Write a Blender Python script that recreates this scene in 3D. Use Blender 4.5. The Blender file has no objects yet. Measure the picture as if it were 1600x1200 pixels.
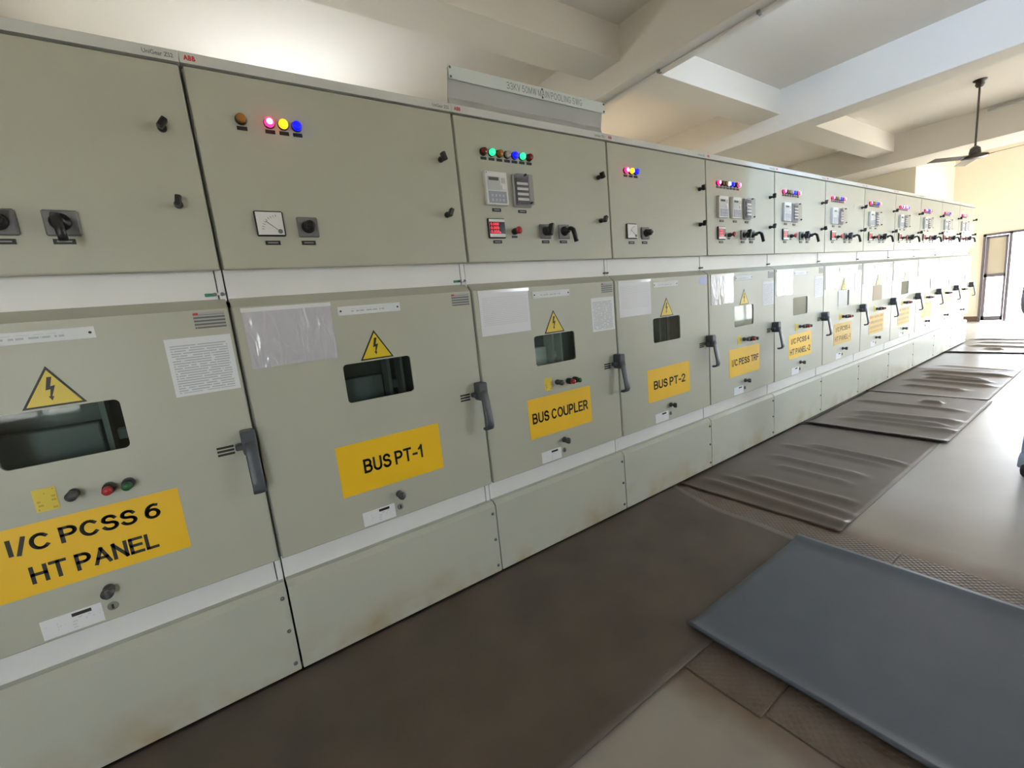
import bpy, bmesh, math, random
from mathutils import Vector, Matrix, noise
random.seed(7)
SC = bpy.context.scene
COL = SC.collection

# ------------------------------------------------------------------ camera
def setup_camera():
    yaw, pitch, roll = 0.97629, -0.16995, -0.09963
    f = Vector((math.cos(yaw)*math.cos(pitch), math.sin(yaw)*math.cos(pitch), math.sin(pitch)))
    r0 = Vector((math.sin(yaw), -math.cos(yaw), 0)); u0 = r0.cross(f)
    r = math.cos(roll)*r0 + math.sin(roll)*u0
    u = -math.sin(roll)*r0 + math.cos(roll)*u0
    cd = bpy.data.cameras.new('camera'); co = bpy.data.objects.new('camera', cd); COL.objects.link(co)
    m = Matrix((r, u, -f)).transposed().to_4x4(); m.translation = Vector((-0.0992, -1.8939, 1.3800))
    co.matrix_world = m
    cd.sensor_width = 36; cd.lens = 691.544/1600*36; cd.clip_start = .02; cd.clip_end = 200
    SC.camera = co
setup_camera()

# ------------------------------------------------------------------ world, sun, exposure
W = bpy.data.worlds.new('sky'); SC.world = W; W.use_nodes = True
_nt = W.node_tree; _bg = _nt.nodes['Background']
_sky = _nt.nodes.new('ShaderNodeTexSky'); _sky.sky_type = 'HOSEK_WILKIE'
_sky.sun_direction = (0.35, -0.45, 0.82); _sky.turbidity = 5.0; _sky.ground_albedo = 0.4
_mix = _nt.nodes.new('ShaderNodeMix'); _mix.data_type = 'RGBA'; _mix.inputs[0].default_value = .6
_mix.inputs[7].default_value = (0.90, 0.94, 1.0, 1)
_nt.links.new(_sky.outputs[0], _mix.inputs[6]); _nt.links.new(_mix.outputs[2], _bg.inputs[0])
_bg.inputs[1].default_value = 6.0
_sd = bpy.data.lights.new('sun', 'SUN'); _sd.energy = 8.0; _sd.angle = .02; _sd.color = (1, .97, .93)
_so = bpy.data.objects.new('sun', _sd); COL.objects.link(_so)
_so.rotation_euler = Vector((-0.10, 0.55, -0.83)).to_track_quat('-Z', 'Y').to_euler()
VS = SC.view_settings
VS.view_transform = 'Standard'; VS.look = 'None'; VS.gamma = 1; VS.use_curve_mapping = False
VS.exposure = 2.68
SC.cycles.use_denoising = True; SC.cycles.adaptive_threshold = .02
SC.cycles.max_bounces = 10; SC.cycles.diffuse_bounces = 6; SC.cycles.transparent_max_bounces = 12
SC.cycles.sample_clamp_indirect = 6
SC.cycles.caustics_reflective = False; SC.cycles.caustics_refractive = False

FLOOR = -.03           # finished floor level (cubicle plinths stop 30 mm above it)
YW = 3.2               # rear wall
YR = -5.0              # window wall
XL, XF = -3.2, 15.07   # left wall and far wall
ZS, ZB, ZL = 3.85, 3.35, 3.55   # slab, cross beams, longitudinal beam

# ------------------------------------------------------------------ materials
MATS = {}
def mat(name, col, rough=.5, metal=0., spec=.5, noise_amt=0., noise_scale=8., bump=0., bump_scale=200., coat=0., col2=None, emit=None, es=0., rvar=0., stretch=None):
    if name in MATS: return MATS[name]
    m = bpy.data.materials.new(name); m.use_nodes = True; nt = m.node_tree
    b = nt.nodes['Principled BSDF']
    b.inputs['Base Color'].default_value = (*col, 1); b.inputs['Roughness'].default_value = rough
    b.inputs['Metallic'].default_value = metal; b.inputs['Specular IOR Level'].default_value = spec
    if coat: b.inputs['Coat Weight'].default_value = coat; b.inputs['Coat Roughness'].default_value = .12
    if emit: b.inputs['Emission Color'].default_value = (*emit, 1); b.inputs['Emission Strength'].default_value = es
    tc = nt.nodes.new('ShaderNodeTexCoord'); src = tc.outputs['Object']
    if stretch:
        mp = nt.nodes.new('ShaderNodeMapping'); mp.inputs['Scale'].default_value = stretch
        nt.links.new(src, mp.inputs[0]); src = mp.outputs[0]
    if noise_amt or col2:
        n = nt.nodes.new('ShaderNodeTexNoise'); n.inputs['Scale'].default_value = noise_scale; n.inputs['Detail'].default_value = 6
        nt.links.new(src, n.inputs['Vector'])
        mx = nt.nodes.new('ShaderNodeMix'); mx.data_type = 'RGBA'
        c2 = col2 or tuple(c*(1-noise_amt) for c in col)
        mx.inputs[6].default_value = (*col, 1); mx.inputs[7].default_value = (*c2, 1)
        rp = nt.nodes.new('ShaderNodeMapRange'); rp.inputs[1].default_value = .1; rp.inputs[2].default_value = .9
        nt.links.new(n.outputs[0], rp.inputs[0]); nt.links.new(rp.outputs[0], mx.inputs[0])
        nt.links.new(mx.outputs[2], b.inputs['Base Color'])
        if rvar:
            rr = nt.nodes.new('ShaderNodeMapRange'); rr.inputs[1].default_value = .1; rr.inputs[2].default_value = .9
            rr.inputs[3].default_value = max(.03, rough-rvar); rr.inputs[4].default_value = rough+rvar
            nt.links.new(n.outputs[0], rr.inputs[0]); nt.links.new(rr.outputs[0], b.inputs['Roughness'])
    if bump:
        n2 = nt.nodes.new('ShaderNodeTexNoise'); n2.inputs['Scale'].default_value = bump_scale; n2.inputs['Detail'].default_value = 3
        nt.links.new(src, n2.inputs['Vector'])
        bp = nt.nodes.new('ShaderNodeBump'); bp.inputs['Strength'].default_value = bump; bp.inputs['Distance'].default_value = .004
        nt.links.new(n2.outputs[0], bp.inputs['Height']); nt.links.new(bp.outputs[0], b.inputs['Normal'])
    MATS[name] = m; return m

def printed(name, paper, ink, pitch, z0, z1, u0, u1, rough=.5, wob=60., dens=.45, header=False):
    """sheet with rows of small print; object coordinates are cubicle metres (x across, z up)"""
    m = mat(name, paper, rough); nt = m.node_tree; b = nt.nodes['Principled BSDF']
    tc = nt.nodes.new('ShaderNodeTexCoord'); sp = nt.nodes.new('ShaderNodeSeparateXYZ'); nt.links.new(tc.outputs['Object'], sp.inputs[0])
    def M(op, a, c=None):
        n = nt.nodes.new('ShaderNodeMath'); n.operation = op
        for i, v in enumerate((a, c)):
            if v is None: continue
            if isinstance(v, (int, float)): n.inputs[i].default_value = v
            else: nt.links.new(v, n.inputs[i])
        return n.outputs[0]
    row = M('FRACT', M('MULTIPLY', sp.outputs[2], 1/pitch))
    line = M('LESS_THAN', row, .5)
    cb = nt.nodes.new('ShaderNodeCombineXYZ')
    nt.links.new(M('MULTIPLY', sp.outputs[0], wob), cb.inputs[0])
    nt.links.new(M('FLOOR', M('MULTIPLY', sp.outputs[2], 1/pitch)), cb.inputs[2])
    nz = nt.nodes.new('ShaderNodeTexNoise'); nz.inputs['Scale'].default_value = 1.0; nz.inputs['Detail'].default_value = 2
    nt.links.new(cb.outputs[0], nz.inputs['Vector'])
    wd = M('GREATER_THAN', nz.outputs[0], 1-dens-.05)
    inside = M('MULTIPLY', M('MULTIPLY', M('GREATER_THAN', sp.outputs[0], u0), M('LESS_THAN', sp.outputs[0], u1)),
               M('MULTIPLY', M('GREATER_THAN', sp.outputs[2], z0), M('LESS_THAN', sp.outputs[2], z1)))
    fac = M('MULTIPLY', M('MULTIPLY', line, wd), inside)
    mx = nt.nodes.new('ShaderNodeMix'); mx.data_type = 'RGBA'
    mx.inputs[6].default_value = (*paper, 1); mx.inputs[7].default_value = (*ink, 1)
    nt.links.new(fac, mx.inputs[0]); nt.links.new(mx.outputs[2], b.inputs['Base Color'])
    return m

paint = mat('cubicle_paint', (.455, .46, .385), .40, spec=.45, noise_amt=.06, noise_scale=3, bump=.10, bump_scale=420)
paint_tr = mat('cubicle_trim_paint', (.62, .64, .63), .38, noise_amt=.08, noise_scale=12)
galv = mat('recess_sheet', (.78, .78, .78), .42, noise_amt=.10, noise_scale=6, bump=.04)
plinth_m = mat('plinth_paint', (.50, .51, .44), .38, noise_amt=.07, noise_scale=4, bump=.06, bump_scale=420)
def _rust(m):
    nt = m.node_tree; b = nt.nodes['Principled BSDF']; old = b.inputs['Base Color'].links[0].from_socket
    tc = nt.nodes.new('ShaderNodeTexCoord'); sp = nt.nodes.new('ShaderNodeSeparateXYZ'); nt.links.new(tc.outputs['Object'], sp.inputs[0])
    g = nt.nodes.new('ShaderNodeMapRange'); g.inputs[1].default_value = .17; g.inputs[2].default_value = 0; nt.links.new(sp.outputs[2], g.inputs[0])
    oi = nt.nodes.new('ShaderNodeObjectInfo'); ad = nt.nodes.new('ShaderNodeVectorMath'); ad.operation = 'ADD'
    nt.links.new(tc.outputs['Object'], ad.inputs[0]); nt.links.new(oi.outputs['Location'], ad.inputs[1])
    n = nt.nodes.new('ShaderNodeTexNoise'); n.inputs['Scale'].default_value = 5; n.inputs['Detail'].default_value = 5; nt.links.new(ad.outputs[0], n.inputs['Vector'])
    r = nt.nodes.new('ShaderNodeMapRange'); r.inputs[1].default_value = .42; r.inputs[2].default_value = .75; nt.links.new(n.outputs[0], r.inputs[0])
    mu = nt.nodes.new('ShaderNodeMath'); mu.operation = 'MULTIPLY'; nt.links.new(g.outputs[0], mu.inputs[0]); nt.links.new(r.outputs[0], mu.inputs[1])
    mx = nt.nodes.new('ShaderNodeMix'); mx.data_type = 'RGBA'; mx.inputs[7].default_value = (.36, .27, .14, 1)
    nt.links.new(old, mx.inputs[6]); nt.links.new(mu.outputs[0], mx.inputs[0]); nt.links.new(mx.outputs[2], b.inputs['Base Color'])
_rust(plinth_m)
dark_gap = mat('gap_shade_grey', (.26, .26, .23), .7)  # body grey darkened: shade in the gaps put into the colour
black = mat('black_plastic', (.012, .012, .013), .35)
grey_pl = mat('grey_plate', (.17, .17, .175), .45)
handle_m = mat('handle_grey', (.07, .078, .09), .42)
steel = mat('bare_steel', (.42, .42, .42), .35, metal=.8)
white_pl = mat('white_plastic', (.72, .72, .72), .4)
tag_m = mat('black_tag', (.012, .012, .012), .5)
tag_w = mat('tag_engraving', (.25, .25, .25), .5)
yellow = mat('yellow_sign', (.88, .53, .012), .42, noise_amt=.05, noise_scale=10)
yellow_w = mat('faded_yellow_sign', (.62, .40, .06), .45, noise_amt=.06)
ink = mat('sign_ink', (.016, .013, .008), .5)
ink_f = mat('faded_ink', (.20, .11, .012), .5)
tri_y = mat('warning_yellow', (.68, .50, .015), .4)
lab_y = mat('pale_yellow_label', (.72, .56, .06), .5)
logo_red = mat('logo_red', (.55, .03, .04), .5)
grey_ink = mat('grey_ink', (.13, .14, .15), .5)
white_np = mat('nameplate_white', (.68, .70, .72), .35)
blue_np = mat('pale_blue_label', (.36, .42, .68), .45)
green_lb = mat('green_label', (.05, .30, .16), .5)
relay_face = mat('relay_face', (.48, .50, .52), .3)
relay_key = mat('relay_keypad', (.30, .33, .42), .35)
relay_lcd = mat('relay_lcd', (.10, .12, .10), .2)
tb_cover = mat('test_block_cover', (.20, .20, .22), .12, coat=.6, noise_amt=.5, noise_scale=22)
screen = mat('meter_screen', (.02, .022, .035), .15)
digits = mat('red_digits', (.5, .02, .03), .4, emit=(1, .03, .06), es=.28)
lens = {
    'red_on': mat('lamp_red_on', (.6, .02, .06), .3, emit=(1, .01, .10), es=.75),
    'red_hot': mat('lamp_red_core', (.9, .5, .6), .3, emit=(1, .55, .65), es=.6),
    'yellow_on': mat('lamp_yellow_on', (.8, .45, .01), .3, emit=(1, .42, .01), es=.30),
    'blue_on': mat('lamp_blue_on', (.01, .01, .6), .3, emit=(.0, .002, 1), es=.30),
    'green_on': mat('lamp_green_on', (.02, .6, .25), .3, emit=(.03, 1, .35), es=.20),
    'white_on': mat('lamp_white_on', (.8, .8, .85), .3, emit=(.8, .85, 1), es=.12),
    'red_off': mat('lamp_red_off', (.22, .015, .02), .2),
    'green_off': mat('lamp_green_off', (.03, .05, .03), .2),
    'amber_off': mat('lamp_amber_off', (.34, .13, .015), .22),
    'white_off': mat('lamp_white_off', (.42, .40, .35), .25),
    'dark_off': mat('lamp_dark_off', (.05, .06, .045), .2),
}
red_btn = mat('red_button', (.40, .02, .03), .3)
green_btn = mat('green_button', (.015, .10, .03), .3)
paper_notice = printed('printed_notice', (.70, .72, .75), (.44, .46, .50), .0085, 1.20, 1.365, .805, .97, wob=45, dens=.52)
paper_doc = printed('printed_document', (.72, .72, .77), (.63, .64, .70), .0095, 1.30, 1.445, .05, .325, wob=26, dens=.62)
rating = printed('rating_label', (.36, .37, .36), (.12, .12, .12), .0115, 1.415, 1.462, .888, .98, wob=60, dens=.6)
small_lab = printed('small_white_label', (.74, .75, .78), (.60, .62, .68), .010, .507, .545, .34, .47, wob=60, dens=.4)
yel_lab = printed('yellow_key_label', (.72, .55, .05), (.50, .36, .03), .012, .91, .975, .40, .445, wob=60, dens=.4)
faint_sign = printed('faint_print_sign', (.60, .38, .045), (.36, .20, .02), .06, .68, .865, .285, .715, wob=26, dens=.52)
np_print = printed('nameplate_print', (.68, .70, .72), (.42, .44, .50), .012, 1.428, 1.441, .42, .56, wob=70, dens=.5)

def plastic_pocket():
    m = mat('clear_pocket', (.52, .52, .58), .16, spec=.6)
    nt = m.node_tree; b = nt.nodes['Principled BSDF']
    tc = nt.nodes.new('ShaderNodeTexCoord'); mp = nt.nodes.new('ShaderNodeMapping'); mp.inputs['Scale'].default_value = (20, 1, 8); mp.inputs['Rotation'].default_value = (0, .35, 0)
    oi = nt.nodes.new('ShaderNodeObjectInfo'); ad = nt.nodes.new('ShaderNodeVectorMath'); ad.operation = 'ADD'
    nt.links.new(tc.outputs['Object'], ad.inputs[0]); nt.links.new(oi.outputs['Location'], ad.inputs[1])
    n = nt.nodes.new('ShaderNodeTexNoise'); n.inputs['Scale'].default_value = 1; n.inputs['Detail'].default_value = 2; n.inputs['Distortion'].default_value = .8
    nt.links.new(ad.outputs[0], mp.inputs[0]); nt.links.new(mp.outputs[0], n.inputs['Vector'])
    bp = nt.nodes.new('ShaderNodeBump'); bp.inputs['Strength'].default_value = .85; bp.inputs['Distance'].default_value = .012
    nt.links.new(n.outputs[0], bp.inputs['Height']); nt.links.new(bp.outputs[0], b.inputs['Normal'])
    b.inputs['Coat Weight'].default_value = .7; b.inputs['Coat Roughness'].default_value = .08
    return m
pocket_m = plastic_pocket()
flap_m = mat('pocket_flap', (.74, .75, .78), .15, coat=.5)

def glass(name, tint, refl_rough=.03, ior=1.5):
    m = bpy.data.materials.new(name); m.use_nodes = True; nt = m.node_tree; nt.nodes.clear()
    o = nt.nodes.new('ShaderNodeOutputMaterial'); t = nt.nodes.new('ShaderNodeBsdfTransparent'); t.inputs[0].default_value = (*tint, 1)
    g = nt.nodes.new('ShaderNodeBsdfGlossy'); g.inputs['Roughness'].default_value = refl_rough
    f0 = ((ior-1)/(ior+1))**2                                   # Schlick reflectance, same from both sides of the thin pane
    lw = nt.nodes.new('ShaderNodeLayerWeight'); lw.inputs[0].default_value = .5
    pw = nt.nodes.new('ShaderNodeMath'); pw.operation = 'POWER'; pw.inputs[1].default_value = 5; nt.links.new(lw.outputs['Facing'], pw.inputs[0])
    fr = nt.nodes.new('ShaderNodeMath'); fr.operation = 'MULTIPLY_ADD'; fr.inputs[1].default_value = 1-f0; fr.inputs[2].default_value = f0; nt.links.new(pw.outputs[0], fr.inputs[0])
    mx = nt.nodes.new('ShaderNodeMixShader'); nt.links.new(fr.outputs[0], mx.inputs[0]); nt.links.new(t.outputs[0], mx.inputs[1]); nt.links.new(g.outputs[0], mx.inputs[2])
    nt.links.new(mx.outputs[0], o.inputs[0]); return m
insp_glass = glass('inspection_glass', (.80, .86, .83), .04, 1.28)
clear_glass = glass('window_glass', (.92, .95, .95))
tb_glass = glass('test_cover_glass', (.85, .85, .88), .08)

# surfaces of the room
def plaster(name, col, var=.05):
    return mat(name, col, .75, spec=.25, noise_amt=var, noise_scale=1.6, bump=.12, bump_scale=60)
wall_m = plaster('wall_distemper', (.80, .74, .62), .03)
ceil_m = plaster('ceiling_whitewash', (.76, .72, .67), .03)
skirt_m = mat('skirting_paint', (.16, .10, .065), .5, noise_amt=.3, noise_scale=20)
frame_m = mat('door_aluminium', (.16, .14, .16), .4, metal=.2)
floor_m = mat('polished_concrete', (.40, .37, .335), .31, spec=.55, col2=(.33, .30, .27), noise_scale=3, bump=.12, bump_scale=9, rvar=.05)
def _stain(m):
    nt = m.node_tree; b = nt.nodes['Principled BSDF']; old = b.inputs['Base Color'].links[0].from_socket
    tc = nt.nodes.new('ShaderNodeTexCoord'); n = nt.nodes.new('ShaderNodeTexNoise'); n.inputs['Scale'].default_value = 6; n.inputs['Detail'].default_value = 5; nt.links.new(tc.outputs['Object'], n.inputs['Vector'])
    sp = nt.nodes.new('ShaderNodeSeparateXYZ'); nt.links.new(tc.outputs['Object'], sp.inputs[0])
    w = nt.nodes.new('ShaderNodeMath'); w.operation = 'MULTIPLY_ADD'; nt.links.new(n.outputs[0], w.inputs[0]); w.inputs[1].default_value = .16; nt.links.new(sp.outputs[0], w.inputs[2])
    prev = None
    for lo, hi in ((1.10, 1.27), (2.86, 2.62)):     # rust bled from both edges of the trench plates
        r = nt.nodes.new('ShaderNodeMapRange'); r.interpolation_type = 'SMOOTHSTEP'; r.inputs[1].default_value = lo; r.inputs[2].default_value = hi; nt.links.new(w.outputs[0], r.inputs[0])
        if prev is None: prev = r.outputs[0]
        else:
            a = nt.nodes.new('ShaderNodeMath'); a.operation = 'MULTIPLY'; nt.links.new(prev, a.inputs[0]); nt.links.new(r.outputs[0], a.inputs[1]); prev = a.outputs[0]
    k = nt.nodes.new('ShaderNodeMath'); k.operation = 'MULTIPLY'; nt.links.new(prev, k.inputs[0]); k.inputs[1].default_value = .8
    mx = nt.nodes.new('ShaderNodeMix'); mx.data_type = 'RGBA'; mx.inputs[7].default_value = (.15, .085, .045, 1)
    nt.links.new(old, mx.inputs[6]); nt.links.new(k.outputs[0], mx.inputs[0]); nt.links.new(mx.outputs[2], b.inputs['Base Color'])
_stain(floor_m)
plate_m = mat('chequer_plate', (.20, .17, .14), .5, metal=.25, col2=(.13, .095, .07), noise_scale=9)
def _chequer(m):
    nt = m.node_tree; b = nt.nodes['Principled BSDF']; tc = nt.nodes.new('ShaderNodeTexCoord')
    vs = []
    for ang in (math.pi/4, -math.pi/4):
        mp = nt.nodes.new('ShaderNodeMapping'); mp.inputs['Rotation'].default_value = (0, 0, ang); mp.inputs['Scale'].default_value = (46, 46, 1)
        nt.links.new(tc.outputs['Object'], mp.inputs[0])
        w = nt.nodes.new('ShaderNodeTexWave'); w.inputs['Scale'].default_value = .35; nt.links.new(mp.outputs[0], w.inputs['Vector']); vs.append(w.outputs['Color'])
    a = nt.nodes.new('ShaderNodeMath'); a.operation = 'MULTIPLY'; nt.links.new(vs[0], a.inputs[0]); nt.links.new(vs[1], a.inputs[1])
    bp = nt.nodes.new('ShaderNodeBump'); bp.inputs['Strength'].default_value = .5; bp.inputs['Distance'].default_value = .004
    nt.links.new(a.outputs[0], bp.inputs['Height']); nt.links.new(bp.outputs[0], b.inputs['Normal'])
_chequer(plate_m)
rubber_old = mat('worn_rubber', (.070, .056, .046), .50, spec=.4, col2=(.150, .120, .096), noise_scale=3.5, bump=.15, bump_scale=120)
rubber_mid = mat('dusty_rubber', (.150, .118, .095), .46, spec=.38, col2=(.105, .083, .067), noise_scale=5, bump=.12, bump_scale=120)
rubber_sm = mat('smooth_dusty_rubber', (.17, .145, .128), .34, spec=.45, col2=(.13, .11, .098), noise_scale=4, bump=.06, bump_scale=90)
rubber_new = mat('blue_grey_rubber', (.105, .128, .172), .36, spec=.5, col2=(.085, .104, .138), noise_scale=7, bump=.06, bump_scale=300)
tube_m = mat('lit_tube', (1, 1, 1), .4, emit=(.48, .70, 1), es=62)
tube_r = mat('lit_rear_tube', (1, 1, 1), .4, emit=(.90, .95, 1), es=20)
fill_w = mat('added_warm_fill', (1, 1, 1), .4, emit=(1, .80, .58), es=9)
fill_c = mat('added_cool_fill', (1, 1, 1), .4, emit=(.95, 1, .90), es=17)
fan_m = mat('fan_brown', (.045, .03, .022), .35, coat=.3)

# ------------------------------------------------------------------ mesh builder
class MB:
    def __init__(s): s.v = []; s.f = []; s.m = []; s.mats = []; s.sm = []
    def mi(s, m):
        if m not in s.mats: s.mats.append(m)
        return s.mats.index(m)
    def add(s, vs, fs, m, smooth=False):
        o = len(s.v); s.v += [tuple(v) for v in vs]; i = s.mi(m)
        for f in fs: s.f.append(tuple(o+k for k in f)); s.m.append(i); s.sm.append(smooth)
        return s
    def box(s, x0, x1, y0, y1, z0, z1, m):
        vs = [(x, y, z) for z in (z0, z1) for y in (y0, y1) for x in (x0, x1)]
        return s.add(vs, [(0, 2, 3, 1), (4, 5, 7, 6), (0, 1, 5, 4), (2, 6, 7, 3), (0, 4, 6, 2), (1, 3, 7, 5)], m)
    def bbox(s, x0, x1, y0, y1, z0, z1, m, b=.004, seg=2):
        bm = bmesh.new(); bmesh.ops.create_cube(bm, size=1)
        for v in bm.verts: v.co = ((x0+x1)/2+v.co.x*(x1-x0), (y0+y1)/2+v.co.y*(y1-y0), (z0+z1)/2+v.co.z*(z1-z0))
        bmesh.ops.bevel(bm, geom=bm.edges[:], offset=b, segments=seg, affect='EDGES', profile=.5)
        bm.verts.index_update()
        s.add([v.co[:] for v in bm.verts], [[v.index for v in f.verts] for f in bm.faces], m, False); bm.free(); return s
    def lathe(s, c, axis, prof, m, n=20, smooth=True):
        """prof: list of (radius, distance along axis); axis vector"""
        a = Vector(axis).normalized(); t = a.orthogonal().normalized(); w = a.cross(t); c = Vector(c)
        vs = []; fs = []
        for r, d in prof:
            for k in range(n):
                an = 2*math.pi*k/n; vs.append(c+a*d+(t*math.cos(an)+w*math.sin(an))*r)
        for i in range(len(prof)-1):
            for k in range(n):
                k2 = (k+1) % n; fs.append((i*n+k, i*n+k2, (i+1)*n+k2, (i+1)*n+k))
        fs.append(tuple(range(n-1, -1, -1))); fs.append(tuple((len(prof)-1)*n+k for k in range(n)))
        return s.add(vs, fs, m, smooth)
    def cyl(s, c, axis, r, h, m, n=16): return s.lathe(c, axis, [(r, 0), (r, h)], m, n, False)
    def tube(s, pts, r, m, n=8, flat=None):
        """swept tube; r may be a number or (width, thickness) with flat = width direction"""
        pts = [Vector(p) for p in pts]; vs = []; fs = []
        for i, p in enumerate(pts):
            d = (pts[min(i+1, len(pts)-1)]-pts[max(i-1, 0)]).normalized()
            t = (Vector(flat) - d*Vector(flat).dot(d)).normalized() if flat else (d.orthogonal().normalized() if i == 0 else (pt-d*pt.dot(d)).normalized())
            pt = t; w = d.cross(t)
            if isinstance(r, tuple): rx, ry = r
            else: rx = ry = r
            for k in range(n):
                a = 2*math.pi*(k+.5)/n; ca, sa = math.cos(a), math.sin(a)
                if isinstance(r, tuple): e = .45; ca = math.copysign(abs(ca)**e, ca); sa = math.copysign(abs(sa)**e, sa)
                vs.append(p+t*ca*rx+w*sa*ry)
        for i in range(len(pts)-1):
            for k in range(n): fs.append((i*n+k, i*n+(k+1) % n, (i+1)*n+(k+1) % n, (i+1)*n+k))
        fs.append(tuple(range(n-1, -1, -1))); fs.append(tuple((len(pts)-1)*n+k for k in range(n)))
        return s.add(vs, fs, m, True)
    def prism(s, poly, y0, y1, m):
        """polygon in (x, z), extruded between y0 (front) and y1"""
        n = len(poly); vs = [(x, y0, z) for x, z in poly]+[(x, y1, z) for x, z in poly]
        fs = [tuple(range(n)), tuple(range(2*n-1, n-1, -1))]+[((k+1) % n, k, n+k, n+(k+1) % n) for k in range(n)]
        return s.add(vs, fs, m)
    def text(s, body, x0, x1, z0, z1, y, m, bold=None, spacing=1.0, w=.105):
        vs, fs = stroke_text(body, w) if bold is None else text_mesh(body, bold, spacing)
        xa = min(v[0] for v in vs); xb = max(v[0] for v in vs); ya = min(v[1] for v in vs); yb = max(v[1] for v in vs)
        out = [(x0+(v[0]-xa)/(xb-xa)*(x1-x0), y, z0+(v[1]-ya)/(yb-ya)*(z1-z0)) for v in vs]
        return s.add(out, fs, m)
    def mesh(s, name):
        me = bpy.data.meshes.new(name); me.from_pydata(s.v, [], s.f)
        for m in s.mats: me.materials.append(m)
        me.polygons.foreach_set('material_index', s.m); me.polygons.foreach_set('use_smooth', s.sm)
        me.update(); return me
    def build(s, name, parent=None, loc=None):
        return link(name, s.mesh(name), parent, loc)
_TX = {}
def _arc(cx, cy, rx, ry, a0, a1, n=10): return [(cx+rx*math.cos(math.radians(a0+(a1-a0)*k/n)), cy+ry*math.sin(math.radians(a0+(a1-a0)*k/n))) for k in range(n+1)]
def _glyphs():
    A = _arc; g = {}
    g['B'] = (.62, [[(0, 0), (0, 1)], [(0, 1), (.33, 1)]+A(.33, .76, .24, .24, 90, -90, 8)+[(0, .52)], [(.33, .52)]+A(.34, .26, .28, .26, 90, -90, 8)+[(0, 0)]])
    g['U'] = (.64, [[(0, 1), (0, .3)]+A(.32, .3, .32, .30, 180, 360, 12)+[(.64, 1)]])
    g['S'] = (.62, [A(.31, .75, .27, .25, 20, 180, 9)+A(.31, .75, .29, .23, 180, 262, 5)+A(.31, .27, .31, .25, 80, 0, 5)+A(.31, .27, .31, .27, 0, -160, 9)])
    g['P'] = (.60, [[(0, 0), (0, 1)], [(0, 1), (.32, 1)]+A(.32, .73, .28, .27, 90, -90, 10)+[(0, .46)]])
    g['T'] = (.64, [[(0, 1), (.64, 1)], [(.32, 1), (.32, 0)]])
    g['-'] = (.34, [[(0, .40), (.34, .40)]])
    g['1'] = (.30, [[(.24, 0), (.24, 1)], [(.24, .97), (0, .76)]])
    g['2'] = (.58, [A(.29, .71, .29, .29, 165, -25, 10)+[(.02, .03)], [(0, 0), (.58, 0)]])
    g['3'] = (.58, [A(.28, .76, .27, .24, 160, -80, 9), A(.28, .27, .30, .27, 85, -160, 10), [(.2, .52), (.32, .52)]])
    g['4'] = (.62, [[(.44, 0), (.44, 1)], [(.44, 1), (0, .30)], [(0, .28), (.62, .28)]])
    g['5'] = (.58, [[(.54, 1), (.10, 1), (.04, .50)]+A(.28, .33, .30, .32, 130, -160, 12)])
    g['6'] = (.60, [A(.30, .32, .30, .32, 0, 360, 16), A(.42, .36, .42, .64, 180, 90, 8)+[(.54, .96)]])
    g['0'] = (.58, [A(.29, .5, .29, .5, 0, 360, 18)])
    g['C'] = (.70, [A(.36, .5, .36, .5, 45, 315, 16)])
    g['G'] = (.74, [A(.37, .5, .37, .5, 45, 340, 16)+[(.72, .45), (.42, .45)]])
    g['O'] = (.76, [A(.38, .5, .38, .5, 0, 360, 20)])
    g['L'] = (.52, [[(0, 1), (0, 0)], [(0, 0), (.52, 0)]])
    g['E'] = (.58, [[(0, 0), (0, 1)], [(0, 1), (.58, 1)], [(0, .52), (.52, .52)], [(0, 0), (.58, 0)]])
    g['F'] = (.54, [[(0, 0), (0, 1)], [(0, 1), (.54, 1)], [(0, .52), (.48, .52)]])
    g['R'] = (.64, [[(0, 0), (0, 1)], [(0, 1), (.34, 1)]+A(.34, .74, .26, .26, 90, -90, 8)+[(0, .48)], [(.34, .48), (.62, 0)]])
    g['I'] = (.06, [[(.03, 0), (.03, 1)]])
    g['/'] = (.30, [[(0, -.08), (.30, 1.04)]])
    g['H'] = (.62, [[(0, 0), (0, 1)], [(.62, 0), (.62, 1)], [(0, .52), (.62, .52)]])
    g['A'] = (.70, [[(0, 0), (.35, 1)], [(.35, 1), (.70, 0)], [(.13, .34), (.57, .34)]])
    g['N'] = (.62, [[(0, 0), (0, 1)], [(0, 1), (.62, 0)], [(.62, 0), (.62, 1)]])
    g['K'] = (.64, [[(0, 0), (0, 1)], [(0, .36), (.60, 1)], [(.22, .58), (.64, 0)]])
    g['V'] = (.66, [[(0, 1), (.33, 0)], [(.33, 0), (.66, 1)]])
    g['M'] = (.74, [[(0, 0), (0, 1)], [(0, 1), (.37, .05)], [(.37, .05), (.74, 1)], [(.74, 1), (.74, 0)]])
    g['W'] = (.94, [[(0, 1), (.23, 0)], [(.23, 0), (.47, 1)], [(.47, 1), (.71, 0)], [(.71, 0), (.94, 1)]])
    return g
GL = _glyphs()
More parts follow.
